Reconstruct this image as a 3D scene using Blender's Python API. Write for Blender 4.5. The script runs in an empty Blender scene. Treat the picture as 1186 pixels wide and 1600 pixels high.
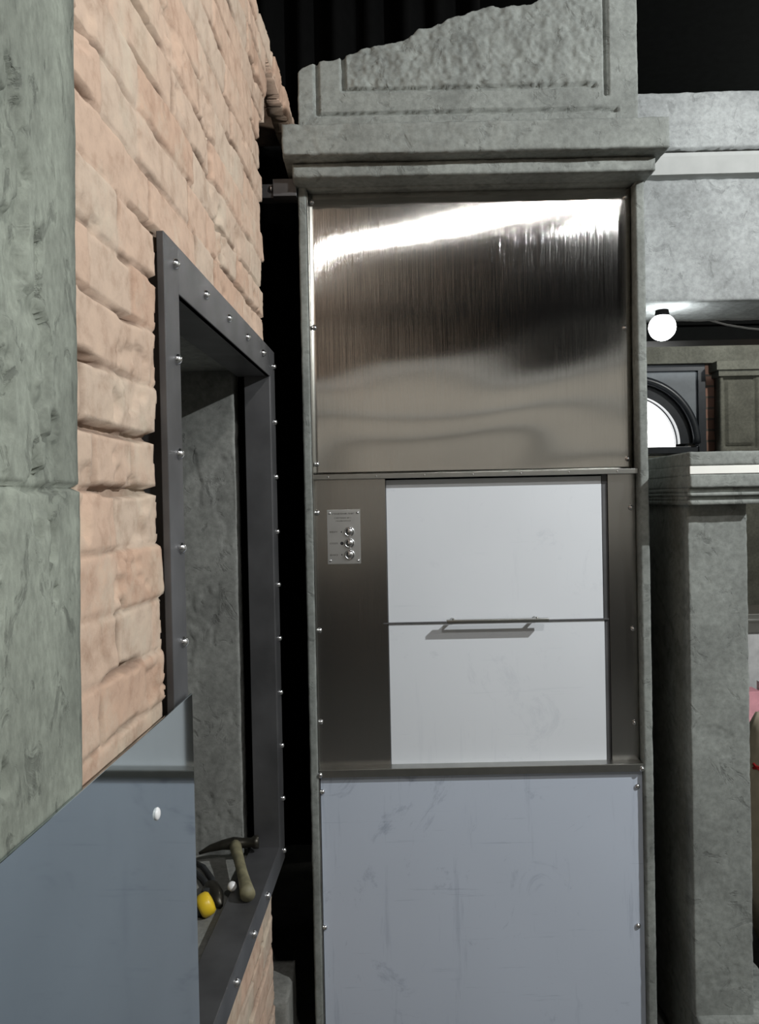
import bpy, bmesh, math, random
import numpy as np
from mathutils import Vector, Matrix
random.seed(7)
SC = bpy.context.scene
COL = SC.collection
R = math.radians

# ------------------------------------------------------------------ camera
cam_d = bpy.data.cameras.new('camera')
cam_d.sensor_fit = 'VERTICAL'
cam_d.sensor_height = 24.0
cam_d.lens = 24.0 * 1250 / 1600
cam_d.clip_start = 0.02
cam = bpy.data.objects.new('camera', cam_d)
COL.objects.link(cam)
PITCH, ROLL = R(0.7), R(1.15)
fw = Vector((0, math.cos(PITCH), -math.sin(PITCH)))
u0 = Vector((0, math.sin(PITCH), math.cos(PITCH)))
r0 = Vector((1, 0, 0))
rt = r0 * math.cos(ROLL) - u0 * math.sin(ROLL)
up = u0 * math.cos(ROLL) + r0 * math.sin(ROLL)
M = Matrix((rt, up, -fw)).transposed().to_4x4()
M.translation = Vector((0, 0, 1.5))
cam.matrix_world = M
SC.camera = cam

# ------------------------------------------------------------------ light
SC.view_settings.view_transform = 'Standard'
SC.view_settings.look = 'None'
SC.view_settings.gamma = 1
SC.view_settings.exposure = 0.95
SC.view_settings.use_curve_mapping = False
w = bpy.data.worlds.new('world'); SC.world = w; w.use_nodes = True
w.node_tree.nodes['Background'].inputs[0].default_value = (0.5, 0.6, 0.55, 1)
w.node_tree.nodes['Background'].inputs[1].default_value = 0.010

KEY = (2.10, 0.55, 2.88)
KEY_W = 122.0
FILL = [((0.9, -1.0, 3.34), 40, (1.0, 0.98, 0.95)), ((3.1, -1.0, 3.52), 12, (1, 1, 1))]  # added unseen fill lamps behind the camera; they also streak the upper steel sheet


def point(name, loc, watts, radius, col=(1, 1, 1)):
    d = bpy.data.lights.new(name, 'POINT')
    d.energy = watts; d.shadow_soft_size = radius; d.color = col
    o = bpy.data.objects.new(name, d); o.location = loc
    COL.objects.link(o)
    return o


point('key_lamp_light', KEY, KEY_W, 0.025, (0.97, 1.0, 1.0))
for i, (l, e, c) in enumerate(FILL):
    point('fill_light', l, e, 0.06, c)
point('far_lamp_light', (0.864, 2.36, 2.000), 0.35, 0.03, (0.95, 1, 1))
point('far_wall_fill', (3.0, 3.9, 3.1), 45, 0.05, (1, 0.97, 0.9))  # added unseen fill that brightens the far wall

A_WALL = R(2.15)          # the brick wall runs 2 degrees off the camera axis


# ------------------------------------------------------------------ noise
def _hash(ix, iy, iz, seed):
    n = (ix * 374761393 + iy * 668265263 + iz * 2147483647 + seed * 974634777) & 0xFFFFFFFF
    n = ((n ^ (n >> 13)) * 1274126177) & 0xFFFFFFFF
    n = (n ^ (n >> 16)) & 0xFFFFFFFF
    n = ((n ^ (n >> 15)) * 2246822519) & 0xFFFFFFFF
    return ((n ^ (n >> 13)) & 0xFFFFFF) / float(0xFFFFFF)


def vnoise(p, seed=0):
    i = np.floor(p).astype(np.int64); f = p - i; f = f * f * (3 - 2 * f)
    r = 0
    for dx in (0, 1):
        for dy in (0, 1):
            for dz in (0, 1):
                wgt = (f[:, 0] if dx else 1 - f[:, 0]) * (f[:, 1] if dy else 1 - f[:, 1]) * (f[:, 2] if dz else 1 - f[:, 2])
                r = r + wgt * _hash(i[:, 0] + dx, i[:, 1] + dy, i[:, 2] + dz, seed)
    return r


def fbm(p, s, octv=4, seed=0):
    p = np.asarray(p, float) * s
    a, t, tot = 1.0, 0, 0
    for k in range(octv):
        t = t + a * (vnoise(p + 17.3 * k, seed + k) - 0.5); tot += a
        p = p * 2.03; a *= 0.5
    return t / tot * 2


def sstep(a, b, x):
    t = np.clip((x - a) / (b - a), 0, 1)
    return t * t * (3 - 2 * t)


# ------------------------------------------------------------------ materials
def mat(name):
    m = bpy.data.materials.new(name); m.use_nodes = True
    nt = m.node_tree
    return m, nt, nt.nodes['Principled BSDF']


def N(nt, kind, **kw):
    n = nt.nodes.new(kind)
    for k, v in kw.items():
        if k in n.inputs.keys():
            n.inputs[k].default_value = v
        else:
            setattr(n, k, v)
    return n


def ramp(nt, fac, stops):
    r = nt.nodes.new('ShaderNodeValToRGB')
    e = r.color_ramp.elements
    while len(e) < len(stops):
        e.new(0.5)
    for k, (p, c) in enumerate(stops):
        e[k].position = p
        e[k].color = (c[0], c[1], c[2], 1) if len(c) == 3 else c
    nt.links.new(fac, r.inputs[0])
    return r


def coords(nt, scale=(1, 1, 1)):
    tc = nt.nodes.new('ShaderNodeTexCoord')
    mp = nt.nodes.new('ShaderNodeMapping')
    mp.inputs['Scale'].default_value = scale
    nt.links.new(tc.outputs['Object'], mp.inputs[0])
    return mp.outputs[0]


def plain(name, col, rough=0.5, metal=0.0, emit=None, es=0.0, var=0.12, vs=25):
    m, nt, b = mat(name)
    v = coords(nt)
    n = N(nt, 'ShaderNodeTexNoise', Scale=vs, Detail=4.0)
    nt.links.new(v, n.inputs['Vector'])
    lo = tuple(c * (1 - var) for c in col); hi = tuple(min(1, c * (1 + var)) for c in col)
    r = ramp(nt, n.outputs[0], [(0.3, lo), (0.7, hi)])
    nt.links.new(r.outputs[0], b.inputs['Base Color'])
    b.inputs['Roughness'].default_value = rough
    b.inputs['Metallic'].default_value = metal
    if max(col) < 0.006: b.inputs['Specular IOR Level'].default_value = 0.05
    if emit:
        b.inputs['Emission Color'].default_value = (*emit, 1)
        b.inputs['Emission Strength'].default_value = es
    return m


def concrete(name, base, dark=0.6, bump=0.5, pit=0.5, scale=1.0, off=0.0, smear=(1, 1, 1)):
    m, nt, b = mat(name)
    v = coords(nt, smear)
    big = N(nt, 'ShaderNodeTexNoise', Scale=5.0 * scale, Detail=6.0, Roughness=0.6); nt.links.new(v, big.inputs['Vector'])
    fine = N(nt, 'ShaderNodeTexNoise', Scale=60.0 * scale, Detail=8.0, Roughness=0.7); nt.links.new(v, fine.inputs['Vector'])
    pits = N(nt, 'ShaderNodeTexNoise', Scale=16.0 * scale, Detail=5.0, Roughness=0.62, Distortion=0.8); nt.links.new(v, pits.inputs['Vector'])
    pr = ramp(nt, pits.outputs[0], [(0.36, (dark,) * 3), (0.43, (1, 1, 1))])
    br = ramp(nt, big.outputs[0], [(0.38, tuple(c * 0.80 for c in base)), (0.5, base), (0.62, tuple(min(1, c * 1.18) for c in base))])
    fr = ramp(nt, fine.outputs[0], [(0.38, (0.82,) * 3), (0.62, (1.12,) * 3)])
    m1 = N(nt, 'ShaderNodeMixRGB', blend_type='MULTIPLY'); m1.inputs[0].default_value = 1
    m2 = N(nt, 'ShaderNodeMixRGB', blend_type='MULTIPLY'); m2.inputs[0].default_value = pit
    nt.links.new(br.outputs[0], m1.inputs[1]); nt.links.new(fr.outputs[0], m1.inputs[2])
    nt.links.new(m1.outputs[0], m2.inputs[1]); nt.links.new(pr.outputs[0], m2.inputs[2])
    nt.links.new(m2.outputs[0], b.inputs['Base Color'])
    b.inputs['Roughness'].default_value = 0.85
    add = N(nt, 'ShaderNodeMath', operation='MULTIPLY_ADD')
    nt.links.new(fine.outputs[0], add.inputs[0]); add.inputs[1].default_value = 0.35
    nt.links.new(pr.outputs[0], add.inputs[2])
    bp = N(nt, 'ShaderNodeBump', Strength=bump, Distance=0.004)
    nt.links.new(add.outputs[0], bp.inputs['Height']); nt.links.new(bp.outputs[0], b.inputs['Normal'])
    return m


def brick_mat():
    m, nt, b = mat('old_brick')
    v = coords(nt)
    at = N(nt, 'ShaderNodeAttribute', attribute_name='tint')
    n = N(nt, 'ShaderNodeTexNoise', Scale=22.0, Detail=7.0, Roughness=0.65); nt.links.new(v, n.inputs['Vector'])
    r = ramp(nt, n.outputs[0], [(0.28, (0.72, 0.66, 0.62)), (0.5, (1, 1, 1)), (0.72, (1.12, 1.12, 1.10))])
    mx = N(nt, 'ShaderNodeMixRGB', blend_type='MULTIPLY'); mx.inputs[0].default_value = 1
    nt.links.new(at.outputs['Color'], mx.inputs[1]); nt.links.new(r.outputs[0], mx.inputs[2])
    # lime bloom
    n2 = N(nt, 'ShaderNodeTexNoise', Scale=9.0, Detail=6.0, Roughness=0.7); nt.links.new(v, n2.inputs['Vector'])
    r2 = ramp(nt, n2.outputs[0], [(0.52, (0, 0, 0)), (0.68, (0.45,) * 3)])
    m2 = N(nt, 'ShaderNodeMixRGB'); nt.links.new(r2.outputs[0], m2.inputs[0])
    nt.links.new(mx.outputs[0], m2.inputs[1]); m2.inputs[2].default_value = (0.60, 0.53, 0.42, 1)
    nt.links.new(m2.outputs[0], b.inputs['Base Color'])
    b.inputs['Roughness'].default_value = 0.9
    n3 = N(nt, 'ShaderNodeTexNoise', Scale=120.0, Detail=6.0, Roughness=0.7); nt.links.new(v, n3.inputs['Vector'])
    bp = N(nt, 'ShaderNodeBump', Strength=0.35, Distance=0.003)
    nt.links.new(n3.outputs[0], bp.inputs['Height']); nt.links.new(bp.outputs[0], b.inputs['Normal'])
    return m


def brushed(name, base=(0.62, 0.60, 0.57), rough=0.065, spread=0.42):
    """steel with vertical grinding lines: the grain tips the normal sideways only"""
    m, nt, b = mat(name)
    v = coords(nt, (21000, 0, 3))
    n = N(nt, 'ShaderNodeTexNoise', Scale=1.0, Detail=2.0, Roughness=0.6); nt.links.new(v, n.inputs['Vector'])
    s = N(nt, 'ShaderNodeMath', operation='SUBTRACT'); nt.links.new(n.outputs[0], s.inputs[0]); s.inputs[1].default_value = 0.5
    k = N(nt, 'ShaderNodeMath', operation='MULTIPLY'); nt.links.new(s.outputs[0], k.inputs[0]); k.inputs[1].default_value = spread * 3.2
    cx = N(nt, 'ShaderNodeCombineXYZ'); nt.links.new(k.outputs[0], cx.inputs[0])
    g = N(nt, 'ShaderNodeNewGeometry')
    ad = N(nt, 'ShaderNodeVectorMath', operation='ADD'); nt.links.new(g.outputs['Normal'], ad.inputs[0]); nt.links.new(cx.outputs[0], ad.inputs[1])
    nm = N(nt, 'ShaderNodeVectorMath', operation='NORMALIZE'); nt.links.new(ad.outputs[0], nm.inputs[0])
    nt.links.new(nm.outputs[0], b.inputs['Normal'])
    v2 = coords(nt, (1, 1, 1))
    n2 = N(nt, 'ShaderNodeTexNoise', Scale=4.0, Detail=5.0); nt.links.new(v2, n2.inputs['Vector'])
    r = ramp(nt, n2.outputs[0], [(0.3, tuple(c * 0.93 for c in base)), (0.7, tuple(c * 1.05 for c in base))])
    nt.links.new(r.outputs[0], b.inputs['Base Color'])
    b.inputs['Metallic'].default_value = 1.0
    b.inputs['Roughness'].default_value = rough
    return m


def film(name, col, spots=0.6, rough=0.38):
    """pale protective film with scuffs and handling marks"""
    m, nt, b = mat(name)
    v = coords(nt)
    n1 = N(nt, 'ShaderNodeTexNoise', Scale=4.5, Detail=8.0, Roughness=0.75, Distortion=1.2); nt.links.new(v, n1.inputs['Vector'])
    r1 = ramp(nt, n1.outputs[0], [(0.33, (0.66, 0.68, 0.72)), (0.42, (1, 1, 1))])
    vz = coords(nt, (26, 26, 2.0))
    n2 = N(nt, 'ShaderNodeTexNoise', Scale=1.0, Detail=5.0, Roughness=0.7); nt.links.new(vz, n2.inputs['Vector'])
    r2 = ramp(nt, n2.outputs[0], [(0.33, (0.84, 0.85, 0.87)), (0.41, (1, 1, 1))])
    vx = coords(nt, (3.0, 3.0, 70))
    n3 = N(nt, 'ShaderNodeTexNoise', Scale=1.0, Detail=5.0, Roughness=0.7); nt.links.new(vx, n3.inputs['Vector'])
    r3 = ramp(nt, n3.outputs[0], [(0.30, (0.8, 0.82, 0.84)), (0.36, (1, 1, 1))])
    n4 = N(nt, 'ShaderNodeTexNoise', Scale=2.0, Detail=2.0); nt.links.new(v, n4.inputs['Vector'])
    r4 = ramp(nt, n4.outputs[0], [(0.3, tuple(c * 0.96 for c in col)), (0.7, tuple(min(1, c * 1.03) for c in col))])
    cur = r4.outputs[0]
    for r in (r1, r2, r3):
        mx = N(nt, 'ShaderNodeMixRGB', blend_type='MULTIPLY'); mx.inputs[0].default_value = spots
        nt.links.new(cur, mx.inputs[1]); nt.links.new(r.outputs[0], mx.inputs[2]); cur = mx.outputs[0]
    nt.links.new(cur, b.inputs['Base Color'])
    b.inputs['Roughness'].default_value = rough
    return m


def far_brick():
    m, nt, b = mat('far_brick')
    v = coords(nt)
    mp = N(nt, 'ShaderNodeMapping'); mp.inputs['Rotation'].default_value = (R(90), 0, 0)
    nt.links.new(v, mp.inputs[0])
    t = N(nt, 'ShaderNodeTexBrick', Scale=1.0)
    t.inputs['Brick Width'].default_value = 0.25; t.inputs['Row Height'].default_value = 0.075
    t.inputs['Mortar Size'].default_value = 0.008
    t.inputs['Color1'].default_value = (0.34, 0.20, 0.15, 1); t.inputs['Color2'].default_value = (0.24, 0.14, 0.11, 1)
    t.inputs['Mortar'].default_value = (0.13, 0.11, 0.09, 1)
    nt.links.new(mp.outputs[0], t.inputs['Vector']); nt.links.new(t.outputs[0], b.inputs['Base Color'])
    b.inputs['Roughness'].default_value = 0.9
    return m


GREY = (0.225, 0.24, 0.225)
MC = concrete('plaster_grey', GREY, dark=0.55, bump=0.5, pit=0.55)
MCR = concrete('plaster_rough', GREY, dark=0.6, bump=0.7, pit=0.35)
MCL = concrete('plaster_lintel', (0.32, 0.335, 0.335), dark=0.6, bump=0.6, pit=0.5)
MCN = concrete('plaster_near', (0.24, 0.26, 0.22), dark=0.5, bump=0.5, pit=0.7, scale=1.3, smear=(1, 1.6, 0.8))
MCS = concrete('plaster_sill', (0.26, 0.26, 0.24), dark=0.7, bump=0.3, pit=0.4)
MCJ = concrete('plaster_jamb', (0.23, 0.235, 0.22), dark=0.6, bump=0.5, pit=0.6)
MCD = concrete('plaster_far', (0.15, 0.155, 0.13), dark=0.7, bump=0.3, pit=0.4)
MSM = plain('plaster_smooth', (0.42, 0.43, 0.42), 0.8, var=0.05)
MBK = brick_mat()
MST = brushed('brushed_steel')
MSD = brushed('brushed_steel_fascia', base=(0.46, 0.45, 0.43), rough=0.2, spread=0.2)
MBAR = plain('steel_bar', (0.42, 0.42, 0.40), 0.3, 1.0, var=0.08)
MDK = plain('blackened_steel', (0.125, 0.125, 0.13), 0.48, 0.6, var=0.25, vs=9)
MRV = plain('bright_rivet', (0.75, 0.75, 0.76), 0.22, 1.0, var=0.03)
MFD = film('door_film', (0.73, 0.76, 0.80), 0.25, 0.42)
MFL = film('panel_film', (0.53, 0.585, 0.68), 0.85, 0.36)
MSH = plain('leaning_sheet_steel', (0.50, 0.56, 0.58), 0.05, 1.0, var=0.05, vs=5)
MBL = plain('flat_black', (0.004, 0.004, 0.004), 0.9, var=0.2)  # near-black; on the walls it paints unlit depth into the colour
MPT = plain('control_plate_alloy', (0.74, 0.75, 0.75), 0.38, 1.0, var=0.04)
MINK = plain('engraved_black', (0.02, 0.02, 0.022), 0.6)
MFB = far_brick()
MBLUE = plain('far_grey_blue_panel', (0.20, 0.23, 0.26), 0.6, var=0.08)
MARCH = plain('dark_blue_grey_metal', (0.028, 0.034, 0.042), 0.35, 0.2)


# ------------------------------------------------------------------ mesh helpers
def link(name, me, m, parent=None, rot=0.0):
    o = bpy.data.objects.new(name, me)
    COL.objects.link(o)
    if m is not None and not me.materials:
        me.materials.append(m)
    if parent is not None:
        o.parent = parent
    if rot:
        o.rotation_euler.z = rot
    return o


def tag(o, label=None, cat=None, group=None, kind=None):
    if label: o['label'] = label
    if cat: o['category'] = cat
    if group: o['group'] = group
    if kind: o['kind'] = kind
    return o


def empty(name, loc, label, cat, group=None, rot=0.0):
    o = bpy.data.objects.new(name, None); COL.objects.link(o)
    o.location = loc; o.rotation_euler.z = rot; o.empty_display_size = 0.05
    return tag(o, label, cat, group)


def adopt(o, parent):
    """parent a part that was modelled in world (or wall) coordinates"""
    o.parent = parent
    o.matrix_parent_inverse = Matrix.Translation(-parent.location)
    return o


def box(bm, lo, hi, bev=0.0):
    c = [(a + b) / 2 for a, b in zip(lo, hi)]; s = [abs(b - a) for a, b in zip(lo, hi)]
    r = bmesh.ops.create_cube(bm, size=1.0)
    for v in r['verts']:
        v.co = Vector((v.co.x * s[0] + c[0], v.co.y * s[1] + c[1], v.co.z * s[2] + c[2]))
    if bev:
        es = {e for v in r['verts'] for e in v.link_edges}
        bmesh.ops.bevel(bm, geom=list(es), offset=min(bev, min(s) * 0.45), segments=2, affect='EDGES', profile=0.6)


def build(name, bm, m, parent=None, rot=0.0, smooth=False):
    me = bpy.data.meshes.new(name)
    bmesh.ops.recalc_face_normals(bm, faces=bm.faces)
    bm.to_mesh(me); bm.free()
    if smooth:
        for p in me.polygons: p.use_smooth = True
    return link(name, me, m, parent, rot)


def boxes(name, lst, m, parent=None, bev=0.002, rot=0.0):
    bm = bmesh.new()
    for lo, hi in lst: box(bm, lo, hi, bev)
    return build(name, bm, m, parent, rot)


def lathe(bm, prof, mtx=Matrix(), seg=20):
    """prof: (radius, height) pairs turned about local Z"""
    rings = []
    for r_, h in prof:
        if r_ < 1e-6:
            rings.append([bm.verts.new(mtx @ Vector((0, 0, h)))])
        else:
            rings.append([bm.verts.new(mtx @ Vector((r_ * math.cos(2 * math.pi * k / seg), r_ * math.sin(2 * math.pi * k / seg), h))) for k in range(seg)])
    for a, b in zip(rings, rings[1:]):
        for k in range(seg):
            k2 = (k + 1) % seg
            if len(a) == 1 and len(b) == 1: continue
            if len(a) == 1: bm.faces.new((a[0], b[k], b[k2]))
            elif len(b) == 1: bm.faces.new((a[k], b[0], a[k2]))
            else: bm.faces.new((a[k], b[k], b[k2], a[k2]))


def tube(bm, pts, rad, seg=10):
    pts = [Vector(p) for p in pts]
    rr = rad if isinstance(rad, (list, tuple)) else [rad] * len(pts)
    rings = []
    for i, p in enumerate(pts):
        t = (pts[min(i + 1, len(pts) - 1)] - pts[max(i - 1, 0)]).normalized()
        a = t.orthogonal().normalized() if i == 0 else (prev - t * prev.dot(t)).normalized()
        prev = a; b = t.cross(a)
        rings.append([bm.verts.new(p + (a * math.cos(2 * math.pi * k / seg) + b * math.sin(2 * math.pi * k / seg)) * rr[i]) for k in range(seg)])
    for a, b in zip(rings, rings[1:]):
        for k in range(seg):
            bm.faces.new((a[k], a[(k + 1) % seg], b[(k + 1) % seg], b[k]))
    bm.faces.new(rings[0][::-1]); bm.faces.new(rings[-1])


def rough_box(lo, hi, cell, amp=0.0015, seed=0, warp=None, scale=9.0, flake=0.0, fscale=(1, 1, 1), fthr=0.12, edge=0.004, fmask=lambda v: 1.0):
    """closed box surface on a grid, displaced along its normals; warp moves points first.
    returns (verts Nx3, quads Mx4)"""
    n = [max(1, int(round((hi[k] - lo[k]) / cell[k]))) for k in range(3)]
    idx, V, Q, NR = {}, [], [], []

    def vid(i, j, k):
        key = (i, j, k)
        if key not in idx:
            idx[key] = len(V)
            V.append([lo[a] + (hi[a] - lo[a]) * (key[a] / n[a]) for a in range(3)])
            nr = [(-1 if key[a] == 0 else 1 if key[a] == n[a] else 0) for a in range(3)]
            NR.append(nr)
        return idx[key]
    for ax in range(3):
        b, c = (ax + 1) % 3, (ax + 2) % 3
        for side in (0, n[ax]):
            for i in range(n[b]):
                for j in range(n[c]):
                    q = []
                    for (u, v) in ((0, 0), (1, 0), (1, 1), (0, 1)):
                        t = [0, 0, 0]; t[ax] = side; t[b] = i + u; t[c] = j + v
                        q.append(vid(*t))
                    Q.append(q if side else q[::-1])
    V = np.array(V); NR = np.array(NR, float)
    V0 = V.copy()
    edgy = (np.abs(NR).sum(1) > 1)
    NN = NR / np.linalg.norm(NR, axis=1)[:, None]
    d = amp * (0.8 * fbm(V0, scale, 5, seed) + 0.5 * fbm(V0, scale * 6, 3, seed + 9))
    if flake:
        f = fbm(V0 * np.array(fscale), scale * 0.9, 5, seed + 31)
        d = d - flake * (1 - edgy) * fmask(V0) * sstep(fthr, fthr + 0.02, f) * (0.6 + 0.8 * (fbm(V0, scale * 4, 3, seed + 3) + 0.5))
    d = d - edgy * edge * (0.35 + 0.9 * np.clip(fbm(V0, 30, 3, seed + 77) + 0.3, 0, 1))
    V = V + NN * d[:, None]
    if warp is not None: V = warp(V, V0, NR)
    return V, np.array(Q)


def mesh_np(name, V, Q, m, parent=None, rot=0.0, smooth=True, tint=None):
    me = bpy.data.meshes.new(name)
    me.from_pydata(V.tolist(), [], Q.tolist())
    if tint is not None:
        a = me.color_attributes.new('tint', 'FLOAT_COLOR', 'POINT')
        c = np.ones((len(V), 4), np.float32); c[:, :3] = tint
        a.data.foreach_set('color', c.ravel())
    if smooth: me.polygons.foreach_set('use_smooth', np.ones(len(me.polygons), bool))
    me.update()
    return link(name, me, m, parent, rot)


def merge(parts):
    Vs, Qs, o = [], [], 0
    for V, Q in parts:
        Vs.append(V); Qs.append(Q + o); o += len(V)
    return np.vstack(Vs), np.vstack(Qs)


def dome(bm, loc, axis, r_, h=None, sink=0.0):
    """round-headed screw or rivet standing on a surface, axis = outward normal"""
    h = h or r_ * 0.75
    q = Vector((0, 0, 1)).rotation_difference(Vector(axis)).to_matrix().to_4x4()
    mt = Matrix.Translation(Vector(loc)) @ q
    prof = [(0, -0.002), (r_, -0.002), (r_, 0.0006)]
    for k in range(1, 6):
        a = k / 6 * math.pi / 2
        prof.append((r_ * math.cos(a), 0.0006 + h * math.sin(a)))
    prof.append((0, 0.0006 + h))
    lathe(bm, prof, mt, 16)


# ================================================================== THE SETTING
def struct(o):
    o['kind'] = 'structure'; return o


# ---- brick wall, in its own frame (X = across, Y = along the wall), turned by A_WALL
Z_FRAME = (0.555, 1.903); Y_FRAME = (1.160, 2.118); WX = -0.36
ROW = 0.0752


def build_brick_wall():
    y0, y1, z0, z1 = 0.80, 2.80, 0.02, 2.80
    st = 0.0046
    ny, nz = int((y1 - y0) / st), int((z1 - z0) / st)
    yy, zz = np.meshgrid(np.linspace(y0, y1, ny + 1), np.linspace(z0, z1, nz + 1))
    y, z = yy.ravel(), zz.ravel()
    P3 = np.stack([np.zeros_like(y), y, z], 1)
    # wobble of the courses
    zw = z + 0.0065 * fbm(P3, 5.0, 3, 5) + 0.0025 * fbm(P3, 28, 2, 6)
    yw = y + 0.005 * fbm(P3, 16, 3, 8)
    zs = (zw - 0.3945)
    row = np.floor(zs / ROW).astype(int); fz = zs / ROW - row
    # bond per row: mix of stretchers and headers
    rs = np.random.RandomState(11)
    edges_tab = {}
    bid = np.zeros(len(y)); dv = np.zeros(len(y)); 
    for r_ in np.unique(row):
        e = [0.3 + rs.rand() * 0.1]
        while e[-1] < 3.1:
            e.append(e[-1] + (0.262 if rs.rand() < (0.75 if r_ % 3 else 0.2) else 0.131) * (0.94 + 0.12 * rs.rand()))
        e = np.array(e); mk = row == r_
        k = np.searchsorted(e, yw[mk]) - 1
        k = np.clip(k, 0, len(e) - 2)
        bid[mk] = k + r_ * 131
        dv[mk] = np.minimum(yw[mk] - e[k], e[k + 1] - yw[mk])
    dh = np.minimum(fz, 1 - fz) * ROW
    h1 = _hash(bid.astype(np.int64), row.astype(np.int64), np.zeros(len(y), np.int64), 3)
    h2 = _hash(bid.astype(np.int64), row.astype(np.int64), np.ones(len(y), np.int64), 4)
    h3 = _hash(bid.astype(np.int64), row.astype(np.int64), np.ones(len(y), np.int64) * 2, 9)
    # joints: many nearly closed, some deeply raked
    jn = fbm(P3, 7.0, 3, 21)
    jv = fbm(P3, 9.0, 3, 22)
    wh = 0.0022 + 0.0040 * np.clip(jn + 0.2, 0, 1) * 2
    wv = 0.0014 + 0.0028 * np.clip(jv + 0.15, 0, 1) * 2
    depth_h = 0.0015 + 0.015 * sstep(-0.12, 0.35, jn)
    depth_v = 0.001 + 0.012 * sstep(-0.1, 0.3, jv)
    gh = (1 - sstep(wh * 0.45, wh * 1.25, dh)) * depth_h
    gv = (1 - sstep(wv * 0.45, wv * 1.3, dv)) * depth_v
    g = np.maximum(gh, gv)
    rnd = 0.0016 * (1 - sstep(0, 0.008, np.minimum(dh, dv)))       # worn arrises
    x = WX - 0.003 - g - rnd + (h1 - 0.5) * 0.0045 + 0.0035 * fbm(P3, 9, 4, 2) + 0.0016 * fbm(P3, 60, 3, 3)
    x += (fz - 0.5) * (h2 - 0.5) * 0.006
    # spalled patches
    sp = sstep(0.30, 0.42, fbm(P3, 12, 4, 40))
    x -= 0.006 * sp
    # tint
    A = np.array([0.555, 0.42, 0.325]); B = np.array([0.57, 0.395, 0.295]); Cc = np.array([0.56, 0.435, 0.34]); D = np.array([0.53, 0.36, 0.265])
    t = (A[None] * (1 - h3[:, None]) + B[None] * h3[:, None])
    pale = (h2 > 0.72)[:, None]; t = np.where(pale, Cc[None], t)
    dk = (h1 > 0.90)[:, None]; t = np.where(dk, D[None], t)
    gm = np.clip(g / 0.006, 0, 1)[:, None]
    mortar = np.array([0.20, 0.14, 0.105])[None]
    t = t * (1 - 0.8 * gm) + mortar * 0.8 * gm
    # pointing smeared over the low part
    lime = sstep(0.05, 0.4, fbm(P3, 6, 4, 60) - 0.35 * sstep(1.3, 2.0, z))[:, None]
    t = t * (1 - 0.5 * lime) + np.array([0.56, 0.49, 0.38])[None] * 0.5 * lime
    x = np.where(y < 0.9, np.minimum(x, -0.3575), x)
    V = np.stack([x, y, z], 1)
    # which cells exist
    cy = (yy[:-1, :-1] + st / 2); cz = (zz[:-1, :-1] + st / 2)
    c3 = np.stack([np.zeros(cy.size), cy.ravel(), cz.ravel()], 1)
    rcell = np.floor((cz.ravel() - 0.3945) / ROW).astype(np.int64)
    endj = _hash(rcell, rcell * 7, rcell * 3, 12)
    end = 2.045 + 0.035 * (endj - 0.5) + 0.012 * fbm(c3, 25, 3, 70) + 0.07 * sstep(2.46, 2.52, cz.ravel()) + 0.05 * sstep(2.56, 2.62, cz.ravel())
    end = np.where(cz.ravel() < 0.62, 1.985 + 0.02 * fbm(c3, 9, 3, 71), end)
    tongue = (cz.ravel() > 2.715 + 0.014 * fbm(c3, 18, 3, 72)) & (cy.ravel() < 2.78)
    top = cz.ravel() < 2.785 + 0.012 * fbm(c3, 16, 3, 74) - 0.0 * cy.ravel()
    keep = ((cy.ravel() < end) | tongue) & top
    jag = 0.012 * fbm(c3, 18, 3, 73) + 0.008 * (endj - 0.5)
    hole = (cy.ravel() > 1.143 + jag) & (cy.ravel() < 2.9) & (cz.ravel() > 0.562) & (cz.ravel() < 1.893)
    keep &= ~hole
    i = np.arange((ny + 1) * (nz + 1)).reshape(nz + 1, ny + 1)
    Q = np.stack([i[:-1, :-1], i[:-1, 1:], i[1:, 1:], i[1:, :-1]], -1).reshape(-1, 4)[keep]
    # solid body behind the face
    bod = []
    for lo, hi in [((-1.25, 0.76, 0.02), (WX - 0.022, 1.135, 2.78)), ((-1.25, 1.135, 1.90), (WX - 0.022, 2.02, 2.78)),
                   ((-1.25, 1.135, 0.02), (WX - 0.022, 1.97, 0.55)), ((-1.25, 2.02, 2.735), (WX - 0.022, 2.76, 2.775)),
                   ((-1.25, -3.6, 0.0), (WX - 0.03, 0.76, 3.3))]:
        bv = np.array([[x_, y_, z_] for x_ in (lo[0], hi[0]) for y_ in (lo[1], hi[1]) for z_ in (lo[2], hi[2])])
        bq = np.array([[0, 1, 3, 2], [4, 6, 7, 5], [0, 4, 5, 1], [2, 3, 7, 6], [0, 2, 6, 4], [1, 5, 7, 3]])
        bod.append((bv, bq))
    # skirts: close the free boundary back to the body so that edges have thickness
    from collections import Counter
    E = np.concatenate([Q[:, [0, 1]], Q[:, [1, 2]], Q[:, [2, 3]], Q[:, [3, 0]]])
    key = np.sort(E, 1); code = key[:, 0] * (len(V) + 1) + key[:, 1]
    u, inv, cnt = np.unique(code, return_inverse=True, return_counts=True)
    be = E[cnt[inv] == 1]
    bvid = np.unique(be); mp = {int(a): k for k, a in enumerate(bvid)}
    SV = V[bvid].copy(); SV[:, 0] -= 0.05
    SQ = np.array([[int(b), int(a), len(V) + mp[int(a)], len(V) + mp[int(b)]] for a, b in be])
    tints = [t, t[bvid] * 0.9]
    V2 = np.vstack([V, SV]); Q2 = np.vstack([Q, SQ])
    for bv, bq in bod:
        Q2 = np.vstack([Q2, bq + len(V2)]); V2 = np.vstack([V2, bv]); tints.append(np.tile([[0.40, 0.29, 0.22]], (8, 1)))
    used = np.unique(Q2); re = np.full(len(V2), -1); re[used] = np.arange(len(used))
    o = mesh_np('wall_left', V2[used], re[Q2], MBK, rot=-A_WALL, tint=np.vstack(tints)[used])
    struct(o)


build_brick_wall()

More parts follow.
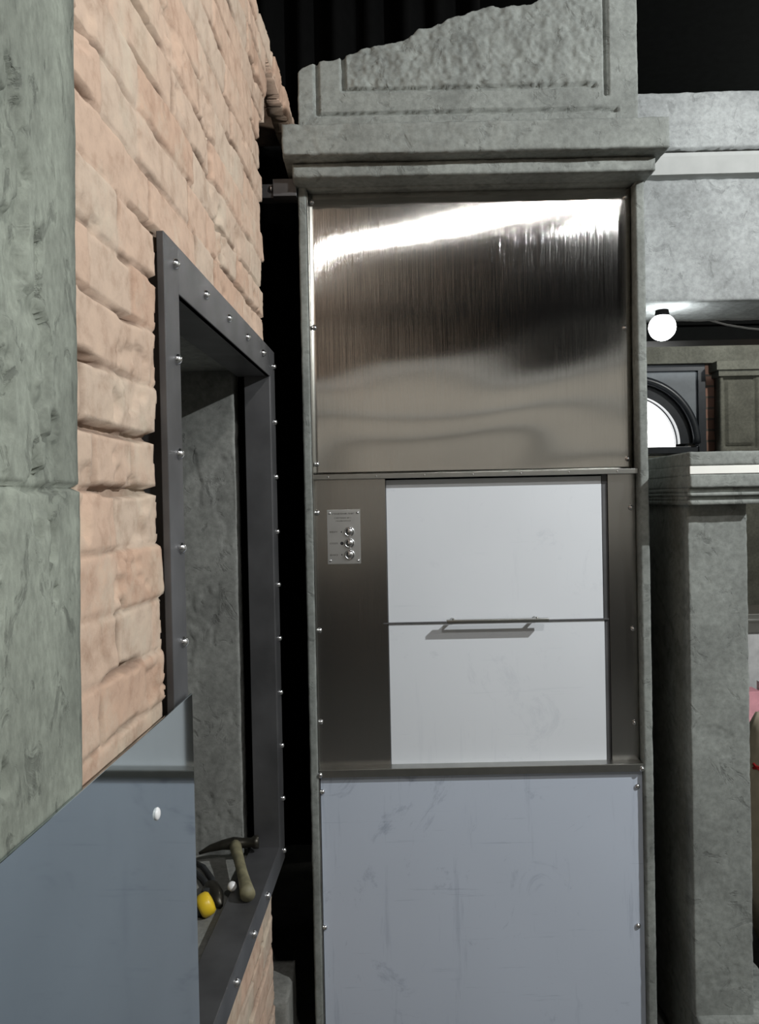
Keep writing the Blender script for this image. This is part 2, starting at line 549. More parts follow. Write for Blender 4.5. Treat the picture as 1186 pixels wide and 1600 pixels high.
# floor, ceiling, the walls behind the lift and behind the camera
m_floor = concrete('floor_concrete', (0.09, 0.09, 0.085), dark=0.7, bump=0.2, pit=0.4)
m_ceil = plain('ceiling_black', (0.004, 0.005, 0.005), 0.95, var=0.2)
m_rear = concrete('rear_plaster', (0.52, 0.50, 0.455), dark=0.9, bump=0.1, pit=0.2)
struct(boxes('floor', [((-2.2, -3.7, -0.1), (5.2, 6.2, 0.0))], m_floor, bev=0))
struct(boxes('ceiling', [((-2.2, -3.7, 3.6), (5.2, 6.2, 3.7))], m_ceil, bev=0))
struct(boxes('wall_rear', [((-2.2, -3.7, 0.0), (5.2, -3.6, 3.6))], m_rear, bev=0))
struct(boxes('wall_right', [((5.1, -3.6, 0.0), (5.2, 6.1, 3.6))], m_rear, bev=0))
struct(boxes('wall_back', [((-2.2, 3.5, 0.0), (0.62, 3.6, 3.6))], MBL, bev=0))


# ---- opening in the brick wall: reveals of grey render
def reveal():
    parts = []
    parts.append(rough_box((-1.2, 2.055, 0.50), (-0.447, 2.115, 1.93), (0.005, 0.03, 0.006), 0.0012, 3, scale=12, flake=0.0022, fscale=(1.6, 1, 0.6), fthr=0.14))
    parts.append(rough_box((-1.2, 1.13, 1.846), (-0.43, 2.06, 1.90), (0.03, 0.03, 0.03), 0.001, 4))
    V, Q = merge(parts)
    struct(mesh_np('trim_1', V, Q, MCJ, rot=-A_WALL))
    V, Q = rough_box((-1.2, 1.13, 0.55), (-0.427, 2.06, 0.592), (0.02, 0.02, 0.02), 0.001, 5, edge=0.001)
    struct(mesh_np('trim_2', V, Q, MCS, rot=-A_WALL))
    struct(boxes('trim_3', [((-1.24, 1.12, 0.5), (-1.2, 2.11, 1.93)), ((-1.2, 1.12, 0.55), (-0.43, 1.16, 1.9))], MCJ, bev=0, rot=-A_WALL))


reveal()

# ---- broad grey plaster pier in the left foreground
def near_pier():
    def warp(V, V0, NR):
        z = V0[:, 2]
        jz = 1.520 + 0.002 * np.sin(V0[:, 1] * 40)
        j = np.abs(z - jz)
        cut = (1 - sstep(0.0012, 0.0042, j)) * 0.009
        m_ = NR[:, 0] > 0
        V[:, 0] -= np.where(m_, cut, 0)
        # lower block stands a little prouder
        V[:, 0] += np.where(m_ & (z < 1.52), 0.001, 0)
        # outer edge drifts
        me = NR[:, 1] > 0
        V[:, 1] = np.where(me, 0.836 + (z - 1.52) * 0.035 + 0.001 * np.sin(z * 31), V[:, 1])
        return V
    V, Q = rough_box((-0.40, 0.30, 0.0), (-0.350, 0.823, 2.9), (0.03, 0.0035, 0.0042), 0.0016, 51, warp=warp, scale=8.0,
                     flake=0.0085, fscale=(1, 2.2, 0.9), fthr=0.11, edge=0.0015, fmask=lambda v: v[:, 1] < 0.795)
    o = mesh_np('plaster_pier', V, Q, MCN, rot=-A_WALL)
    tag(o, 'broad grey-green plaster pier with flaked hollows at the left edge, nearest the camera', 'pier')


near_pier()


# ---- plaster portal round the lift: jambs, cornice, broken pediment
portal = empty('plaster_portal', (0.26, 2.13, 0.0), 'grey plaster surround with cornice and broken pediment framing the steel lift', 'door surround')
LX0, LX1 = -0.198, 0.713
IX0, IX1 = -0.176, 0.689


def portal_parts():
    for s, (a, b) in enumerate(((LX0, IX0), (IX1, LX1))):
        V, Q = rough_box((a, 2.113, 0.0), (b, 2.165, 2.345), (0.006, 0.03, 0.007), 0.0012, 60 + s, scale=14, edge=0.0015)
        adopt(mesh_np('jamb', V, Q, MC), portal)
    V, Q = rough_box((IX0, 2.113, 2.328), (IX1, 2.165, 2.345), (0.02, 0.03, 0.007), 0.0008, 65, edge=0.001)
    adopt(mesh_np('head', V, Q, MC), portal)
    # returns running back beside the lift
    adopt(boxes('side_return', [((LX0 + 0.003, 2.16, 0.0), (IX0 - 0.002, 2.9, 2.34))], MC, bev=0), portal)
    adopt(boxes('side_return', [((IX1 + 0.002, 2.16, 0.0), (LX1 - 0.003, 2.9, 2.34))], MC, bev=0), portal)
    p1 = rough_box((-0.226, 2.00, 2.368), (0.742, 2.30, 2.446), (0.006, 0.02, 0.006), 0.0018, 70, scale=12, flake=0.0018, fthr=0.2, edge=0.004)
    p2 = rough_box((-0.206, 2.045, 2.330), (0.720, 2.30, 2.366), (0.006, 0.02, 0.006), 0.0014, 71, scale=12, edge=0.003)
    V, Q = merge([p1, p2])
    adopt(mesh_np('cornice', V, Q, MC), portal)
    tx = np.array([-0.200, -0.194, -0.180, -0.141, -0.099, -0.045, -0.006, 0.037, 0.087, 0.13, 0.189, 0.206, 0.248, 0.282, 0.426, 0.476, 0.60, 0.71])
    tz = np.array([2.630, 2.637, 2.650, 2.661, 2.669, 2.685, 2.701, 2.706, 2.715, 2.743, 2.759, 2.770, 2.779, 2.795, 2.803, 2.825, 2.86, 2.88])
    zb = 2.44

    def warp(V, V0, NR):
        x = V0[:, 0]; t = (V0[:, 2] - zb) / (2.80 - zb)
        P3 = np.stack([x, x * 0, x * 0], 1)
        top = np.interp(x, tx, tz) + 0.005 * fbm(P3, 40, 4, 88)
        V[:, 2] = zb + t * (top - zb) + (V[:, 2] - V0[:, 2])
        z = V[:, 2]
        front = NR[:, 1] < 0
        g = np.zeros(len(V))
        def gv(xc, za, zb_, w_=0.0042):
            return (1 - sstep(w_, w_ * 1.7, np.abs(x - xc))) * (z > za) * (z < zb_)
        def gh(zc, xa, xb_, w_=0.0036):
            return (1 - sstep(w_, w_ * 1.7, np.abs(z - zc))) * (x > xa) * (x < xb_)
        g = np.maximum.reduce([gv(-0.142, 2.523, 3), gh(2.523, -0.144, 0.653), gv(-0.073, 2.585, 3), gh(2.587, -0.073, 0.592), gv(0.620, 2.560, 3)])
        inner = ((x > -0.066) & (x < 0.595) & (z > 2.592))
        P = np.stack([x, x * 0, z], 1)
        ro = 0.007 * np.clip(fbm(P, 38, 4, 91), -0.5, 1) + 0.004 * fbm(P, 90, 2, 92)
        V[:, 1] += np.where(front, 0.013 * g - np.where(inner & (g < 0.1), ro, 0), 0)
        return V
    V, Q = rough_box((-0.194, 2.12, zb), (0.704, 2.26, 2.80), (0.0042, 0.03, 0.0042), 0.0016, 75, warp=warp, scale=12, edge=0.004)
    adopt(mesh_np('pediment', V, Q, MCR), portal)


portal_parts()


# ---- lintel wall to the right of the lift
def lintel():
    parts = []
    parts.append(rough_box((0.0, 0.0, 2.488), (2.6, 0.30, 2.648), (0.008, 0.05, 0.008), 0.0022, 80, scale=8, flake=0.0015, edge=0.003))
    parts.append(rough_box((0.0, 0.035, 2.062), (2.6, 0.31, 2.415), (0.008, 0.05, 0.008), 0.0022, 82, scale=8, flake=0.0016, fthr=0.2, edge=0.004))
    V, Q = merge(parts)
    o = mesh_np('wall_lintel', V, Q, MCL); o.location = (0.69, 2.29, 0); o.rotation_euler.z = R(-1.0)
    struct(o)
    bm = bmesh.new()
    pr = [(0.018, 2.484), (0.014, 2.472), (0.022, 2.424), (0.05, 2.42), (0.2, 2.42), (0.2, 2.484)]
    a = [bm.verts.new((0, y, z)) for y, z in pr]; b = [bm.verts.new((2.6, y, z)) for y, z in pr]
    for k in range(len(pr)):
        bm.faces.new((a[k], a[(k + 1) % len(pr)], b[(k + 1) % len(pr)], b[k]))
    bm.faces.new(a); bm.faces.new(b)
    o = build('trim_4', bm, MSM); o.location = (0.69, 2.29, 0); o.rotation_euler.z = R(-1.0)
    struct(o)


lintel()


# ---- short pillar with moulded cap, right of the lift
def pillar():
    t = empty('plaster_pillar', (0.87, 2.2, 0.0), 'grey plaster pillar with moulded cap and pale strip, right of the lift', 'pillar')
    V, Q = rough_box((0.789, 2.05, 0.15), (0.942, 2.62, 1.50), (0.005, 0.03, 0.005), 0.0018, 90, scale=9, flake=0.0014, fthr=0.18, edge=0.0025)
    adopt(mesh_np('shaft', V, Q, MC), t)
    p = [rough_box((0.777, 2.000, 1.575), (1.02, 2.62, 1.611), (0.006, 0.03, 0.006), 0.0012, 91, edge=0.002),
         rough_box((0.778, 2.001, 1.520), (1.02, 2.62, 1.554), (0.006, 0.03, 0.006), 0.0012, 92, edge=0.0015),
         rough_box((0.778, 2.003, 1.550), (1.02, 2.62, 1.578), (0.006, 0.03, 0.006), 0.0003, 98, edge=0),
         rough_box((0.779, 2.014, 1.508), (0.97, 2.62, 1.521), (0.006, 0.03, 0.006), 0.0006, 93, edge=0.0005),
         rough_box((0.778, 2.004, 1.499), (0.975, 2.62, 1.508), (0.006, 0.03, 0.005), 0.0006, 94, edge=0.0005),
         rough_box((0.779, 2.016, 1.488), (0.962, 2.62, 1.500), (0.006, 0.03, 0.006), 0.0006, 95, edge=0.0005),
         rough_box((0.778, 2.003, 1.477), (0.962, 2.62, 1.489), (0.006, 0.03, 0.005), 0.0008, 96, edge=0.0008)]
    V, Q = merge(p)
    adopt(mesh_np('cap', V, Q, MC), t)
    o = boxes('inlay_strip', [((0.7775, 1.999, 1.5545), (1.02, 2.003, 1.5745))], plain('white_strip', (0.88, 0.88, 0.83), 0.5, var=0.02), bev=0.001)
    adopt(o, t); o['label'] = 'white strip set in the cap'
    V, Q = rough_box((0.792, 2.025, 0.0), (1.05, 2.62, 0.158), (0.01, 0.03, 0.01), 0.0012, 97, edge=0.004)
    adopt(mesh_np('base', V, Q, MC), t)


pillar()

# ================================================================== THE LIFT
lift = empty('service_lift', (0.256, 2.3, 0.0), 'tall brushed steel service lift with white film on its doors and lower panel', 'service lift')
PY = 2.150      # face of the steel panels


def lift_parts():
    # bowed upper sheet
    nx, nz = 60, 90
    x0, x1, z0, z1 = IX0 + 0.002, IX1 - 0.001, 1.575, 2.322 + 0.014
    def bow(u, v):
        """depth of the thin sheet at (u, v): twisted a little and rippled near the foot"""
        edge = math.sqrt(max(0.0, math.sin(math.pi * u)))
        st_ = (-0.028 + 0.052 * u ** 0.7) * (z1 - z0)
        vb = 0.52
        y = PY + st_ * ((1 - v) if v > vb else (1 - vb) + 0.5 * 0.3 * (1 - max(0.0, 1 - (vb - v) / 0.3) ** 2))
        y += 0.00055 * math.sin(2 * math.pi * (v * 3.0 + 0.30 * math.sin(math.pi * u * 1.5))) * (0.4 + 0.6 * edge) * (1 - v) ** 0.6
        y += 0.0010 * math.sin(2 * math.pi * (v * 1.6 + 0.28 * u + 0.1)) * edge * (1 - v)
        return y
    V = [(x0 + (x1 - x0) * i / nx, bow(i / nx, j / nz), z0 + (z1 - z0) * j / nz) for j in range(nz + 1) for i in range(nx + 1)]
    Q = [(a, a + 1, a + nx + 2, a + nx + 1) for j in range(nz) for a in range(j * (nx + 1), j * (nx + 1) + nx)]
    o = mesh_np('upper_panel', np.array(V), np.array(Q), MST)
    so = o.modifiers.new('thickness', 'SOLIDIFY'); so.thickness = 0.0015; so.offset = -1
    adopt(o, lift)
    o['label'] = 'bowed brushed steel sheet'
    zt, zb = 1.568, 0.790
    o1 = adopt(boxes('side_panel', [((IX0 + 0.001, PY, zb - 0.01), (0.0165, PY + 0.003, 1.566))], MSD, bev=0.0005), lift)
    o2 = adopt(boxes('side_panel', [((0.6145, PY, zb - 0.01), (IX1 - 0.001, PY + 0.003, 1.566))], MSD, bev=0.0005), lift)
    adopt(boxes('door_guide', [((0.600, PY + 0.006, zb - 0.01), (0.6145, PY + 0.016, 1.566))], MDK, bev=0.0008), lift)
    adopt(boxes('door_guide', [((0.0125, PY + 0.003, zb - 0.01), (0.0175, PY + 0.016, 1.566))], MDK, bev=0.0008), lift)
    # folded bars across
    adopt(boxes('header_bar', [((IX0 + 0.001, PY - 0.024, 1.563), (IX1 - 0.001, PY + 0.01, 1.5655)), ((IX0 + 0.001, PY - 0.026, 1.563), (IX1 - 0.001, PY - 0.023, 1.576))], MBAR, bev=0.0006), lift)
    adopt(boxes('sill_bar', [((IX0 + 0.001, PY - 0.035, 0.771), (IX1 - 0.001, PY + 0.01, 0.792))], MBAR, bev=0.0015), lift)
    # two sliding leaves
    up_ = adopt(boxes('door_leaf', [((0.0185, PY + 0.005, 1.1745), (0.5985, PY + 0.022, 1.559))], MFD, bev=0.0012), lift)
    lo_ = adopt(boxes('door_leaf', [((0.0185, PY + 0.003, 0.784), (0.6005, PY + 0.020, 1.1715))], MFD, bev=0.0012), lift)
    up_['label'] = 'upper white film-covered leaf'; lo_['label'] = 'lower white film-covered leaf with bar handle'
    adopt(boxes('leaf_edge_rail', [((0.004, PY - 0.002, 1.1715), (0.612, PY + 0.014, 1.1745))], MDK, bev=0.0003), lift)
    # handle on the lower leaf's top edge
    bm = bmesh.new()
    hz = 1.180; hy = PY - 0.034
    box(bm, (0.172, hy - 0.008, hz - 0.0045), (0.442, hy + 0.008, hz + 0.0045), 0.001)
    for hx in (0.190, 0.412):
        tube(bm, [(hx, hy, hz), (hx, PY + 0.006, hz)], 0.0048, 12)
        dome(bm, (hx, hy + 0.000, hz + 0.005), (0, 0, 1), 0.0038, 0.003)
    h = build('handle', bm, MBAR, smooth=True); h.parent = up_; h['label'] = 'slim steel bar handle'
    # lower panel
    adopt(boxes('lower_panel', [((IX0 + 0.004, PY - 0.020, 0.02), (IX1 - 0.001, PY - 0.017, 0.771))], MFL, bev=0.0005), lift)['label'] = 'lower panel under blue-white film'
    adopt(boxes('edge_angle', [((IX0 + 0.0005, PY - 0.03, 0.02), (IX0 + 0.0025, PY + 0.003, 2.322))], MBAR, bev=0.0004), lift)
    adopt(boxes('car_body', [((IX0 + 0.004, PY + 0.075, 0.02), (IX1 - 0.004, PY + 0.7, 2.3))], MBL, bev=0), lift)
    # screws
    scr = [(-0.165, 2.306), (-0.165, 1.969), (-0.165, 1.605), (0.675, 2.303), (0.671, 1.956), (0.673, 1.604),
           (-0.168, 1.475), (-0.168, 1.158), (-0.170, 0.911), (0.676, 1.472), (0.676, 1.146), (0.676, 0.892),
           (0.674, 0.727), (-0.168, 0.729), (0.670, 0.352), (-0.169, 0.364)]
    bm = bmesh.new(); dome(bm, (0, 0, 0), (0, -1, 0), 0.0074, 0.006)
    me = build('screw', bm, MRV, smooth=True)
    first = True
    for (x, z) in scr + [(-0.172, 0.7785), (0.683, 0.7785)]:
        o = me if first else me.copy()
        if not first: COL.objects.link(o)
        first = False
        py = PY - 0.0008
        if z > 1.6: py = bow((x - x0) / (x1 - x0), (z - z0) / (z1 - z0)) - 0.0008
        elif abs(z - 0.7785) < 1e-4: py = PY - 0.0355
        elif z < 0.75: py = PY - 0.0205
        o.location = (x, py, z)
        o.parent = lift; o.matrix_parent_inverse = Matrix.Translation(-lift.location)
    for k in range(7):
        bm = bmesh.new(); dome(bm, (-0.135 + k * 0.128, PY - 0.026, 1.5695), (0, -1, 0), 0.0022, 0.0016)
        adopt(build('bar_rivet', bm, MRV, smooth=True), lift)
    # control plate
    px0, px1, pz0, pz1 = -0.1415, -0.0525, 1.336, 1.482
    plate = adopt(boxes('control_plate', [((px0, PY - 0.0025, pz0), (px1, PY, pz1))], MPT, bev=0.0006), lift)
    plate['label'] = 'small alloy plate with three push buttons'
    fy = PY - 0.0025
    for bz in (1.4225, 1.3915, 1.3605):
        bm = bmesh.new()
        q = Matrix.Translation((-0.0825, fy, bz)) @ Matrix.Rotation(R(90), 4, 'X')
        lathe(bm, [(0, 0), (0.0135, 0), (0.0138, 0.003), (0.0128, 0.0052), (0.0108, 0.0056), (0.0102, 0.0042), (0.0095, 0.0042), (0.0085, 0.0052), (0.004, 0.0062), (0, 0.0064)], q, 28)
        build('push_button', bm, MRV, plate, smooth=True)
    for sx in (px0 + 0.007, px1 - 0.007):
        for sz in (pz0 + 0.009, pz1 - 0.009):
            bm = bmesh.new(); dome(bm, (sx, fy, sz), (0, -1, 0), 0.0036, 0.0026)
            build('plate_screw', bm, MRV, plate, smooth=True)
    bm = bmesh.new()
    def tri(c, s, up_):
        k = 1 if up_ else -1
        vs = [bm.verts.new((c[0] + a * s, fy - 0.0003, c[1] + b * s * k)) for a, b in ((-0.5, -1), (0.5, -1), (0.5, 0.2), (0, 1.1), (-0.5, 0.2))]
        bm.faces.new(vs)
    def tri_mark(*a):
        nonlocal bm
        bm = bmesh.new(); tri(*a); build('indicator_mark', bm, MINK, plate)
    tri_mark((-0.1035, 1.4225), 0.0024, True); tri_mark((-0.1035, 1.3605), 0.0024, False); bm = bmesh.new()
    lathe(bm, [(0.0045, 0.0001), (0.0045, 0.0006), (0, 0.0006)], Matrix.Translation((-0.1025, fy, 1.3915)) @ Matrix.Rotation(R(90), 4, 'X'), 20)
    build('indicator_mark', bm, MINK, plate)

    def text(s, x, z, size, width=None):
        cu = bpy.data.curves.new('t', 'FONT'); cu.body = s; cu.size = size; cu.align_x = 'CENTER'; cu.extrude = 0.0001
        to = bpy.data.objects.new('t', cu); COL.objects.link(to)
        bpy.context.view_layer.update()
        me_ = bpy.data.meshes.new_from_object(to.evaluated_get(bpy.context.evaluated_depsgraph_get()))
        bpy.data.objects.remove(to); bpy.data.curves.remove(cu)
        xs = [v.co.x for v in me_.vertices]
        k = (width / (max(xs) - min(xs))) if width else 1
        for v in me_.vertices:
            v.co = Vector((v.co.x * k + x, fy - 0.0003, v.co.y + z))
        o_ = link('lettering', me_, None, plate)
        me_.materials.clear(); me_.materials.append(MINK)
    text('УПРАВЛЕНИЕ ЛИФТ', -0.098, 1.4690, 0.0058, 0.060)
    text('СИСТЕМА № 1', -0.099, 1.4580, 0.0050, 0.044)
    text('ПОДЪЁМНАЯ', -0.098, 1.4505, 0.0036, 0.040)
    text('ВВЕРХ', -0.1245, 1.4205, 0.0055, 0.021)
    text('СТОП', -0.1245, 1.3895, 0.0058, 0.021)
    text('ВНИЗ', -0.1245, 1.3585, 0.0055, 0.021)


lift_parts()


# ================================================================== RIVETED FRAME in the brick wall
def wall_point(x, y, z=0):
    c, s = math.cos(-A_WALL), math.sin(-A_WALL)
    return (c * x - s * y, s * x + c * y, z)


def adopt_w(o, parent):
    """part modelled in the wall's own frame, under a thing whose empty carries the wall's turn"""
    o.parent = parent
    o.matrix_parent_inverse = parent.matrix_basis.inverted() @ Matrix.Rotation(-A_WALL, 4, 'Z')
    return o


def opening_frame():
    t = empty('riveted_opening_frame', wall_point(WX, 1.64, 0.555), 'blackened steel frame with domed rivets lining the opening in the brick wall', 'window frame', rot=-A_WALL)
    bpy.context.view_layer.update()
    ya, yb = Y_FRAME; za, zb = Z_FRAME
    fx0, fx1 = WX - 0.002, WX + 0.009
    fwid = 0.074
    adopt_w(boxes('near_jamb', [((fx0, ya, za), (fx1, ya + fwid, zb)), ((WX - 0.06, ya + fwid - 0.008, za), (fx1 - 0.001, ya + fwid, zb))], MDK, bev=0.0012), t)
    adopt_w(boxes('far_jamb', [((fx0, yb - fwid + 0.005, za), (fx1, yb, zb)), ((WX - 0.058, yb - fwid, za + 0.03), (fx1 - 0.001, yb - fwid + 0.01, zb - 0.03))], MDK, bev=0.0012), t)
    adopt_w(boxes('top_rail', [((fx0, ya + fwid, zb - fwid), (fx1, yb - fwid + 0.005, zb)), ((WX - 0.075, ya + fwid, zb - fwid), (fx1 - 0.001, yb - fwid, zb - fwid + 0.008))], MDK, bev=0.0012), t)
    adopt_w(boxes('bottom_rail', [((fx0, ya + fwid, za), (fx1, yb - fwid + 0.005, za + 0.058)), ((WX - 0.067, ya + fwid, za + 0.050), (fx1 - 0.001, yb - fwid + 0.006, za + 0.059))], MDK, bev=0.0012), t)
    rv = [(1.211, z) for z in (1.869, 1.724, 1.580, 1.436, 1.292)]
    rv += [(y, 1.869) for y in (1.394, 1.573, 1.755, 1.942)]
    rv += [(2.098, z) for z in (1.862, 1.716, 1.572, 1.428, 1.288, 1.146, 1.003, 0.862, 0.722, 0.583)]
    rv += [(y, 0.584) for y in (1.34, 1.512, 1.684, 1.850)]
    bm = bmesh.new(); dome(bm, (0, 0, 0), (1, 0, 0), 0.0088, 0.0085)
    base = build('rivet', bm, MRV, smooth=True)
    for k, (y, z) in enumerate(rv):
        o = base if k == 0 else base.copy()
        if k: COL.objects.link(o)
        o.location = (fx1, y, z)
        adopt_w(o, t)


opening_frame()

# grey block at the foot of the wall end, and the steel tie between wall and lift
V, Q = rough_box((-0.34, 2.06, 0.0), (-0.262, 2.25, 0.212), (0.01, 0.02, 0.01), 0.002, 99, edge=0.006)
tag(mesh_np('concrete_block', V, Q, MCS), 'small pale concrete block standing at the foot of the brick wall end', 'block')
t = empty('tie_bracket', (-0.24, 2.14, 2.325), 'dark steel bracket with bolt tying the lift cornice to the brick wall', 'bracket')
adopt(boxes('bracket_arm', [((-0.33, 2.12, 2.308), (-0.200, 2.16, 2.345)), ((-0.262, 2.10, 2.305), (-0.200, 2.13, 2.350))], MDK, bev=0.002), t)
bm = bmesh.new(); dome(bm, (-0.268, 2.12, 2.330), (0, -1, 0), 0.009, 0.012)
adopt(build('bolt', bm, MRV, smooth=True), t)


# ---- glossy steel sheet leaning on the brick wall
def leaning_sheet():
    zt = 1.2085
    t = empty('steel_sheet', wall_point(-0.345, 0.8, 0), 'large glossy blue-grey steel sheet standing against the brick wall in the foreground', 'metal sheet', rot=-A_WALL)
    bpy.context.view_layer.update()
    adopt_w(boxes('sheet', [((-0.3465, 0.28, 0.0), (-0.3435, 1.230, zt))], MSH, bev=0.0006), t)
    bm = bmesh.new(); dome(bm, (-0.3435, 1.046, 1.092), (1, 0, 0), 0.0085, 0.004)  # white dome added in place of a bright spot on the sheet
    adopt_w(build('spot_dome', bm, plain('white_spot_dome', (0.9, 0.9, 0.9), 0.3, 0.0), smooth=True), t)['label'] = 'small white dome standing in for a bright spot on the sheet'


leaning_sheet()

# ================================================================== TOOLS on the sill (wall frame coordinates)
ZS = 0.592      # rendered sill
ZR = 0.614      # steel rail top


def tools():
    m_wood = plain('worn_wood_handle', (0.22, 0.20, 0.12), 0.6, var=0.3, vs=40)
    m_head = plain('dark_forged_steel', (0.06, 0.055, 0.045), 0.4, 0.8, var=0.3)
    m_blk = plain('black_grip', (0.03, 0.032, 0.034), 0.5, var=0.2)
    m_yel = plain('yellow_plastic', (0.80, 0.55, 0.03), 0.35, var=0.06)
    t = empty('claw_hammer', wall_point(-0.43, 1.9, ZR), 'claw hammer with worn olive wooden handle lying across the sill', 'hammer', rot=-A_WALL)
    bpy.context.view_layer.update()
    zh = ZR + 0.016
    bm = bmesh.new()
    # handle: oval, swelling at the grip
    pts, rad = [], []
    for k in range(13):
        u = k / 12
        pts.append((-0.458 + 0.082 * u, 2.000 - 0.245 * u, zh + 0.010 - 0.006 * u)); rad.append(0.0155 - 0.003 * math.sin(u * math.pi) + 0.006 * max(0, u - 0.7))
    tube(bm, pts, rad, 14)
    adopt_w(build('handle', bm, m_wood, smooth=True), t)
    bm = bmesh.new()
    tube(bm, [(-0.400, 2.012, zh + 0.012), (-0.412, 2.010, zh + 0.012), (-0.418, 2.009, zh + 0.012), (-0.440, 2.006, zh + 0.012), (-0.462, 2.003, zh + 0.012), (-0.49, 2.0, zh + 0.010), (-0.520, 1.996, zh + 0.003), (-0.548, 1.992, zh - 0.008)],
         [0.0165, 0.0165, 0.012, 0.0125, 0.016, 0.012, 0.009, 0.0035], 14)
    adopt_w(build('hammer_head', bm, m_head, smooth=True), t)
    # pliers
    t = empty('pliers', wall_point(-0.47, 1.85, ZS), 'black-handled pliers lying open on the sill left of the hammer', 'pliers', rot=-A_WALL)
    bpy.context.view_layer.update()
    z = ZS + 0.008
    bm = bmesh.new()
    tube(bm, [(-0.478, 1.838, z + 0.004), (-0.515, 1.90, z), (-0.560, 1.960, z), (-0.60, 2.0, z)], [0.008, 0.0065, 0.006, 0.004], 10)
    adopt_w(build('grip', bm, m_blk, smooth=True), t)
    bm = bmesh.new()
    tube(bm, [(-0.470, 1.838, z + 0.004), (-0.492, 1.90, z), (-0.53, 1.965, z), (-0.578, 2.01, z)], [0.008, 0.0065, 0.006, 0.004], 10)
    adopt_w(build('grip', bm, m_blk, smooth=True), t)
    bm = bmesh.new()
    tube(bm, [(-0.490, 1.865, z + 0.004), (-0.480, 1.84, z + 0.006), (-0.466, 1.81, z + 0.006), (-0.454, 1.790, z + 0.004), (-0.442, 1.772, z)], [0.010, 0.020, 0.022, 0.016, 0.006], 12)
    adopt_w(build('jaw', bm, m_head, smooth=True), t)
    # bright ball
    bm = bmesh.new(); bmesh.ops.create_uvsphere(bm, u_segments=20, v_segments=14, radius=0.011)
    bmesh.ops.translate(bm, verts=bm.verts, vec=(-0.424, 1.812, ZR + 0.011))
    o = build('steel_ball', bm, plain('white_ball', (0.92, 0.92, 0.92), 0.2, 0.0, var=0.01), rot=-A_WALL, smooth=True)
    tag(o, 'small bright white ball on the sill between pliers and hammer', 'ball')
    # tape measure
    t = empty('tape_measure', wall_point(-0.475, 1.735, ZS), 'round yellow and black tape measure on the sill beside the leaning sheet', 'tape measure', rot=-A_WALL)
    bpy.context.view_layer.update()
    bm = bmesh.new()
    q = Matrix.Translation((-0.468, 1.742, ZS + 0.026)) @ Matrix.Rotation(R(65), 4, 'Y') @ Matrix.Rotation(R(-20), 4, 'X')
    lathe(bm, [(0, -0.015), (0.020, -0.015), (0.025, -0.010), (0.026, 0), (0.025, 0.010), (0.020, 0.016), (0.008, 0.018), (0, 0.018)], q, 28)
    adopt_w(build('case', bm, m_yel, smooth=True), t)
    bm = bmesh.new()
    q2 = Matrix.Translation((-0.491, 1.748, ZS + 0.024)) @ Matrix.Rotation(R(65), 4, 'Y') @ Matrix.Rotation(R(-20), 4, 'X')
    lathe(bm, [(0, -0.014), (0.022, -0.014), (0.0265, -0.009), (0.0265, 0.009), (0.022, 0.011), (0, 0.011)], q2, 28)
    box(bm, (-0.476, 1.752, ZS + 0.036), (-0.464, 1.768, ZS + 0.052), 0.002)
    adopt_w(build('grip_shell', bm, m_blk, smooth=False), t)


tools()


